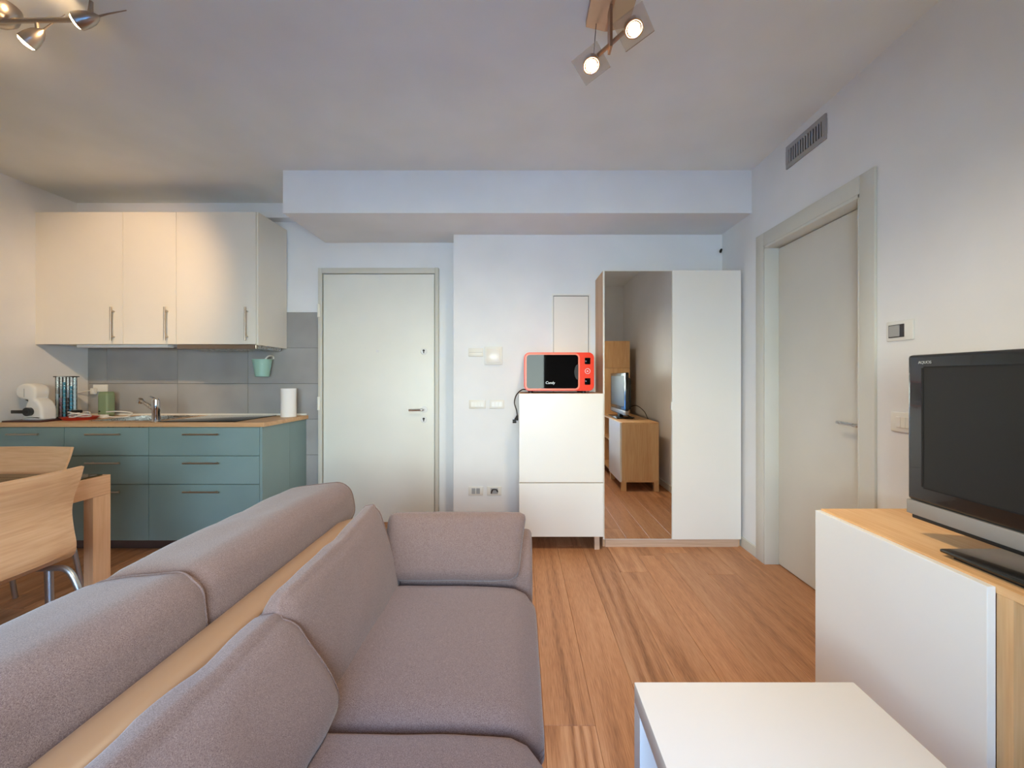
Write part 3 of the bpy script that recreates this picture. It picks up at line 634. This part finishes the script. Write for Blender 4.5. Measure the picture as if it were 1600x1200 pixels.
for a, b_ in ((.105, .74), (.744, 1.352), (1.361, 1.722)): obj('cabinet_door', B(BX0-.021, BX0-.001, -.278, .316, a, b_, bev=.0015), 'lacquer', tc)
for yy in (-.28, .268):
    for xx in (BX0, BX1-.05): obj('leg', B(xx, xx+.05, yy, yy+.05, 0, .10), 'light_oak_z', tc)
obj('power_cord', tube(NB(), spline([(1.260, 1.05, .86), (1.34, 1.13, .90), (1.42, 1.17, .84), (1.455, 1.18, .77), (1.47, 1.17, .748)]), .004, 8), 'matte_black', tv, smooth=1)
# ------------------------------------------------------------------ coffee table
ct = thing('coffee_table', 'square edged white coffee table', 'coffee table', (.558, .61, 0))
TX0, TX1, TYA, TYB, TZ = .284, .834, .16, 1.056, .450
obj('tabletop', B(TX0, TX1, TYA, TYB, TZ-.05, TZ, bev=.002), 'tabletop_white', ct, smooth=1)
for xx in (TX0, TX1-.05):
    for yy in (TYA, TYB-.05): obj('leg', B(xx, xx+.05, yy, yy+.05, 0, TZ-.05, bev=.0015), 'tabletop_white', ct)

# ------------------------------------------------------------------ sofa (seats face the television)
sf = thing('sofa', 'taupe fabric two-seat sofa with reclining headrests', 'sofa', (-.45, .95, 0))
FAB = 'sofa_fabric'
obj('base_frame', B(-.90, .035, .13, 1.80, .06, .29, bev=.02, seg=3), FAB, sf, smooth=1)
for yy in (.2, 1.72):
    for xx in (-.84, -.02): obj('foot', cyl(NB(), (xx, yy, 0), (xx, yy, .062), .022, .028), 'matte_black', sf, smooth=1)
def seat_fn(p, u):
    z = p.z-.012*(max(0, u.x))**2 - (.03*max(0, u.x-.75)/.25 if u.z > 0 else 0)
    return (p.x, p.y, z)
for i, (a, b_) in enumerate(((.962, 1.615), (.300, .956))):
    bm = soft((.345, (b_-a)/2, .080), .055, 16, (0, .004, .014), seat_fn, .0035, 5, i); xf(bm, (-.287, (a+b_)/2, .354)); obj('seat_cushion', bm, FAB, sf, smooth='all')
for far in (1, 0):
    # arm body: a shape leaning outwards, seen from the seat as a slim edge beside the pad
    ys = (lambda y: y) if far else (lambda y: 1.92-y)
    pts = [(ys(1.615), .06), (ys(1.80), .06), (ys(1.86), .30), (ys(1.86), .52), (ys(1.80), .575), (ys(1.72), .56), (ys(1.64), .46), (ys(1.615), .30)]
    bm = prism(NB(), [(-.90, y, z) for y, z in pts], (.945, 0, 0)); bmesh.ops.bevel(bm, geom=bm.edges[:], offset=.022, segments=3, affect='EDGES', profile=.5)
    obj('arm', bm, FAB, sf, smooth='all')
    bm = soft((.270, .070, .125), .032, 16, (.0, .012, .003), lambda p, u: (p.x+(.018*u.z if u.x > 0 else 0), p.y, p.z), .004, 6, 4+far)
    xf(bm, (-.265, 1.692 if far else .228, .540), rx=-.42 if far else .42); obj('arm_cushion', bm, FAB, sf, smooth='all')
bm = soft((.056, .78, .20), .054, 16); xf(bm, (-.662, .905, .472)); obj('back_rail', bm, 'rail_tan', sf, smooth='all', label='smooth tan top rail of the sofa back')
obj('back_panel', B(-.92, -.72, .15, 1.79, .10, .53, bev=.03, seg=3), FAB, sf, smooth=1)
def back_fn(p, u, lift=.045, sag=.0):
    k = .5*(u.z+1)                                    # 0 bottom, 1 top
    x = p.x*(1.10-.72*k**1.3)                          # wedge: thin along the top
    e = max(0, abs(u.y)-.55)/.45
    return (x-.012*k*e*e, p.y*(1-.03*k*k), p.z+lift*u.y*k-sag*(1-u.y*u.y)*k)
def cushion(name, bm, loc, **rot):
    mt = Matrix.Translation(loc) @ Matrix.Rotation(rot.get('ry', 0), 4, 'Y') @ Matrix.Rotation(rot.get('rx', 0), 4, 'X')
    xf(bm, loc, **rot); o = obj(name, bm, FAB, sf, smooth='all')
    for ring in RINGS: obj('seam', tube(NB(), [mt @ p for p in ring]+[mt @ ring[0]], .0028, 6), FAB, o, smooth=1)
    return o
cushion('back_cushion', soft((.078, .350, .168), .050, 22, (.018, .0, .0), lambda p, u: back_fn(p, u, .016, .004), .011, 6, 2, seams=(.9,)), (-.560, 1.318, .545), ry=-.10)
cushion('back_cushion', soft((.108, .350, .140), .065, 22, (.028, .006, .004), lambda p, u: back_fn(p, u, .0, -.008), .013, 6, 9, seams=(.9,)), (-.548, .676, .532), ry=-.24)
for i, (a, b_, zz, xx) in enumerate(((.96, 1.875, .660, -.872), (.16, 1.015, .662, -.868))):
    cushion('headrest', soft((.150, (b_-a)/2, .096), .070, 22, (0, .006, .010), None, .009, 6, 11+i, seams=(.93,)), (xx, (a+b_)/2, zz), ry=-.12)

# ------------------------------------------------------------------ dining table and chairs
dt = thing('dining_table', 'oak dining table with an inset glass top', 'table', (-2.42, 1.50, 0))
DX0, DX1, DY0, DY1, DZT = -2.86, -2.022, .90, 2.075, .740
for xa, xb in ((DX0, DX0+.06), (DX1-.06, DX1)): obj('long_rail', B(xa, xb, DY0, DY1, DZT-.092, DZT, bev=.001), 'table_oak', dt)
for ya, yb in ((DY0, DY0+.06), (DY1-.06, DY1)): obj('end_rail', B(DX0+.06, DX1-.06, ya, yb, DZT-.092, DZT, bev=.001), 'table_oak', dt)
obj('glass_top', B(DX0+.02, DX1-.02, DY0+.02, DY1-.02, DZT, DZT+.006), 'table_glass', dt)
for xx in (DX0, DX1-.045):
    for yy in (DY0, DY1-.085): obj('leg', B(xx, xx+.045, yy, yy+.085, 0, DZT-.093, bev=.001), 'table_oak_z', dt)
# bent plywood chair built facing -x with its back edge at the origin side, then copied
def make_chair():
    c = thing('dining_chair', 'bent plywood dining chair with steel legs beside the table', 'chair', (0, 0, 0), 'dining chairs')
    cl = [(.052, .850), (.038, .800), (.012, .730), (.002, .665), (.010, .590), (.020, .530), (.010, .488), (-.030, .468), (-.10, .460), (-.22, .455), (-.34, .462), (-.40, .455)]
    pts = spline([(a, 0, b_) for a, b_ in cl], 5)
    th = .006; bm = NB(); A = []; W = .215
    for i, p in enumerate(pts):
        t_ = (pts[min(i+1, len(pts)-1)]-pts[max(i-1, 0)]).normalized(); n_ = Vector((t_.z, 0, -t_.x))
        row = []
        for j in range(9):
            v = -1+j/4.0; sag = -.018*(1-v*v) if p.z > .50 else 0     # slight hollow across the back
            row.append((bm.verts.new((p.x+n_.x*th+(-sag), v*W, p.z+n_.z*th)), bm.verts.new((p.x-n_.x*th+(-sag), v*W, p.z-n_.z*th))))
        A.append(row)
    for r0, r1 in zip(A, A[1:]):
        for j in range(8):
            bm.faces.new((r0[j][0], r0[j+1][0], r1[j+1][0], r1[j][0])); bm.faces.new((r0[j+1][1], r0[j][1], r1[j][1], r1[j+1][1]))
        bm.faces.new((r0[0][1], r0[0][0], r1[0][0], r1[0][1])); bm.faces.new((r0[8][0], r0[8][1], r1[8][1], r1[8][0]))
    for rr in (A[0], A[-1]):
        for j in range(8): bm.faces.new((rr[j][0], rr[j][1], rr[j+1][1], rr[j+1][0]))
    bmesh.ops.recalc_face_normals(bm, faces=bm.faces[:])
    obj('seat_shell', bm, 'chair_ply', c, smooth=1)
    for s in (-1, 1):
        y = s*.175
        obj('leg_frame', tube(NB(), spline([(.135, y*1.08, .009), (.092, y*1.03, .28), (.066, y, .385), (.025, y, .442), (-.05, y, .444), (-.18, y, .444), (-.33, y, .444), (-.365, y, .41), (-.375, y*1.03, .30), (-.395, y*1.08, .009)], 6), .0115, 12), 'alu', c, smooth=1)
        obj('inner_leg', tube(NB(), [(-.035, y*.97, .440), (-.03, y*.97, .25), (-.022, y*.97, .009)], .0115, 12), 'alu', c, smooth=1)
    obj('cross_bar', cyl(NB(), (-.12, -.175, .440), (-.12, .175, .440), .010, n=12), 'alu', c, smooth=1)
    return c
ch = make_chair(); ch.location = (-1.862, 1.525, 0); ch['label'] = 'bent plywood chair with its back towards the sofa'
c2 = copy_tree(ch); c2.location = (-2.585, 2.175, 0); c2.rotation_euler = (0, 0, PI/2); c2['label'] = 'bent plywood chair between table and kitchen drawers'

# ------------------------------------------------------------------ ceiling lamps with their own light
def spot(loc, target, energy, size=100, blend=.8, rad=.03, col=(1.0, .66, .35)):
    l = bpy.data.lights.new('halogen_light', 'SPOT'); l.energy = energy; l.color = col; l.spot_size = math.radians(size); l.spot_blend = blend; l.shadow_soft_size = rad
    o = bpy.data.objects.new('halogen_light', l); COL.objects.link(o); o.location = loc
    o.rotation_euler = (Vector(target)-Vector(loc)).to_track_quat('-Z', 'Y').to_euler()
    return o
def cone_head(parent, c, d_, tail=True, energy=12, size=120):
    c = Vector(c); d_ = Vector(d_).normalized()
    h_ = obj('spot_head', lathe(NB(), c-d_*.045, [(.004, -.01), (.013, 0), (.022, .018), (.028, .045), (.030, .070), (.027, .070), (.024, .045), (.002, .030)], axis=d_), 'brushed', parent, smooth=1)
    obj('bulb', lathe(NB(), c+d_*.020, [(.024, 0), (.027, .006), (.022, .013), (.008, .017)], axis=d_), 'halogen', h_, smooth=1)
    l = spot(c+d_*.045, c+d_*1.0, energy, size); l.parent = parent; l.location = Vector(l.location)-ORI[parent.name]
    if tail:
        obj('tail_rod', tube(NB(), [c-d_*.05, c-d_*.085+Vector((0, 0, .002)), c-d_*.155], [.004, .003, .0015], 8), 'brushed', h_, smooth=1)
    return h_
lp = thing('ceiling_spot_rail', 'brushed steel ceiling spot rail over the dining area', 'ceiling lamp', (-2.03, 1.62, 2.58))
obj('canopy', lathe(NB(), (-2.03, 1.625, ZC), [(.072, 0), (.072, -.012), (.062, -.045), (.040, -.066), (.012, -.074)]), 'brushed', lp, smooth=1)
obj('rail', tube(NB(), [(-2.42, 1.625, 2.588), (-2.03, 1.625, 2.590), (-1.69, 1.620, 2.592)], .009, 10), 'brushed', lp, smooth=1)
h1 = cone_head(lp, (-1.895, 1.632, 2.530), (-.72, -.10, -.68), energy=7, size=100)
obj('stem', cyl(NB(), (-1.868, 1.63, 2.545), (-1.868, 1.625, 2.590), .007, n=10), 'brushed', lp, smooth=1)
h2 = cone_head(lp, (-1.675, 1.615, 2.588), (-.93, -.12, -.33), energy=6, size=100)
obj('stem', tube(NB(), [(-1.652, 1.615, 2.600), (-1.645, 1.612, ZC)], [.010, .006], 10), 'brushed', lp, smooth=1)
h3_added = cone_head(lp, (-2.25, 1.66, 2.53), (-.70, 1.5, -.63), energy=72, size=62)  # unseen third head, added to throw warm light on the wall units
obj('stem', cyl(NB(), (-2.245, 1.64, 2.545), (-2.245, 1.625, 2.590), .007, n=10), 'brushed', lp, smooth=1)
# glass plate fitting in the middle of the room
lq = thing('glass_spot_lamp', 'ceiling lamp with two halogen bulbs on square glass plates', 'ceiling lamp', (.34, 1.50, 2.45))
bm = prism(NB(), [(.262, 1.26, ZC), (.262, 1.26, 2.630), (.338, 1.26, 2.612), (.350, 1.26, 2.612), (.432, 1.26, 2.630), (.432, 1.26, ZC)], (0, .44, 0)); obj('base_plate', bm, 'bronze_plate', lq)
def glass_head(c, d_, rz, aim, energy, size):
    c = Vector(c); d_ = Vector(d_).normalized()
    q = d_.to_track_quat('Z', 'Y').to_matrix().to_4x4()
    bm = NB(); s_ = .056; t_ = .0025
    ring = [(math.cos(2*PI*k/24)*.030, math.sin(2*PI*k/24)*.030) for k in range(24)]
    # square plate with a round hole for the bulb
    sq = []
    for k in range(24):
        x_, y_ = ring[k]; m_ = max(abs(x_), abs(y_)); sq.append((x_/m_*s_, y_/m_*s_))
    V = [[bm.verts.new((x_, y_, z_)) for x_, y_ in L_] for L_, z_ in ((ring, t_), (sq, t_), (sq, -t_), (ring, -t_))]
    for a in range(4):
        A_, C_ = V[a], V[(a+1) % 4]
        for k in range(24): bm.faces.new((A_[k], A_[(k+1) % 24], C_[(k+1) % 24], C_[k]))
    bmesh.ops.recalc_face_normals(bm, faces=bm.faces[:])
    bmesh.ops.transform(bm, matrix=Matrix.Translation(c) @ q @ Matrix.Rotation(rz, 4, 'Z'), verts=bm.verts[:])
    g_ = obj('glass_plate', bm, 'lamp_glass', lq)
    obj('bulb_ring', lathe(NB(), c-d_*.012, [(.030, 0), (.033, 0), (.033, .022), (.030, .022)], axis=d_), 'chrome', g_, smooth=1)
    obj('reflector', lathe(NB(), c-d_*.035, [(.008, 0), (.018, .012), (.026, .034), (.029, .046), (.026, .044), (.004, .020)], axis=d_), 'chrome', g_, smooth=1)
    obj('bulb', lathe(NB(), c, [(.018, 0), (.022, .012), (.017, .022), (.006, .027)], axis=d_), 'halogen', g_, smooth=1)
    l = spot(c+d_*.04, c+Vector(aim), energy, size, .8, .025, (1.0, .84, .60)); l.parent = lq; l.location = Vector(l.location)-ORI[lq.name]
glass_head((.277, 1.662, 2.452), (.02, -.45, -.9), .70, (-.35, .2, -1), 58, 140)
glass_head((.407, 1.520, 2.478), (.02, -.40, -.9), .70, (.0, -.2, -1), 46, 145)
obj('cross_bar', cyl(NB(), (.300, 1.640, 2.470), (.380, 1.555, 2.490), .008, n=12), 'bronze_plate', lq, smooth=1)
obj('bracket', B(.333, .343, 1.575, 1.620, 2.455, 2.614, bev=.001), 'bronze_plate', lq)
obj('wire', tube(NB(), [(.285, 1.655, 2.475), (.292, 1.665, 2.55), (.300, 1.675, 2.630)], .0015, 6), 'dark_slot', lq)
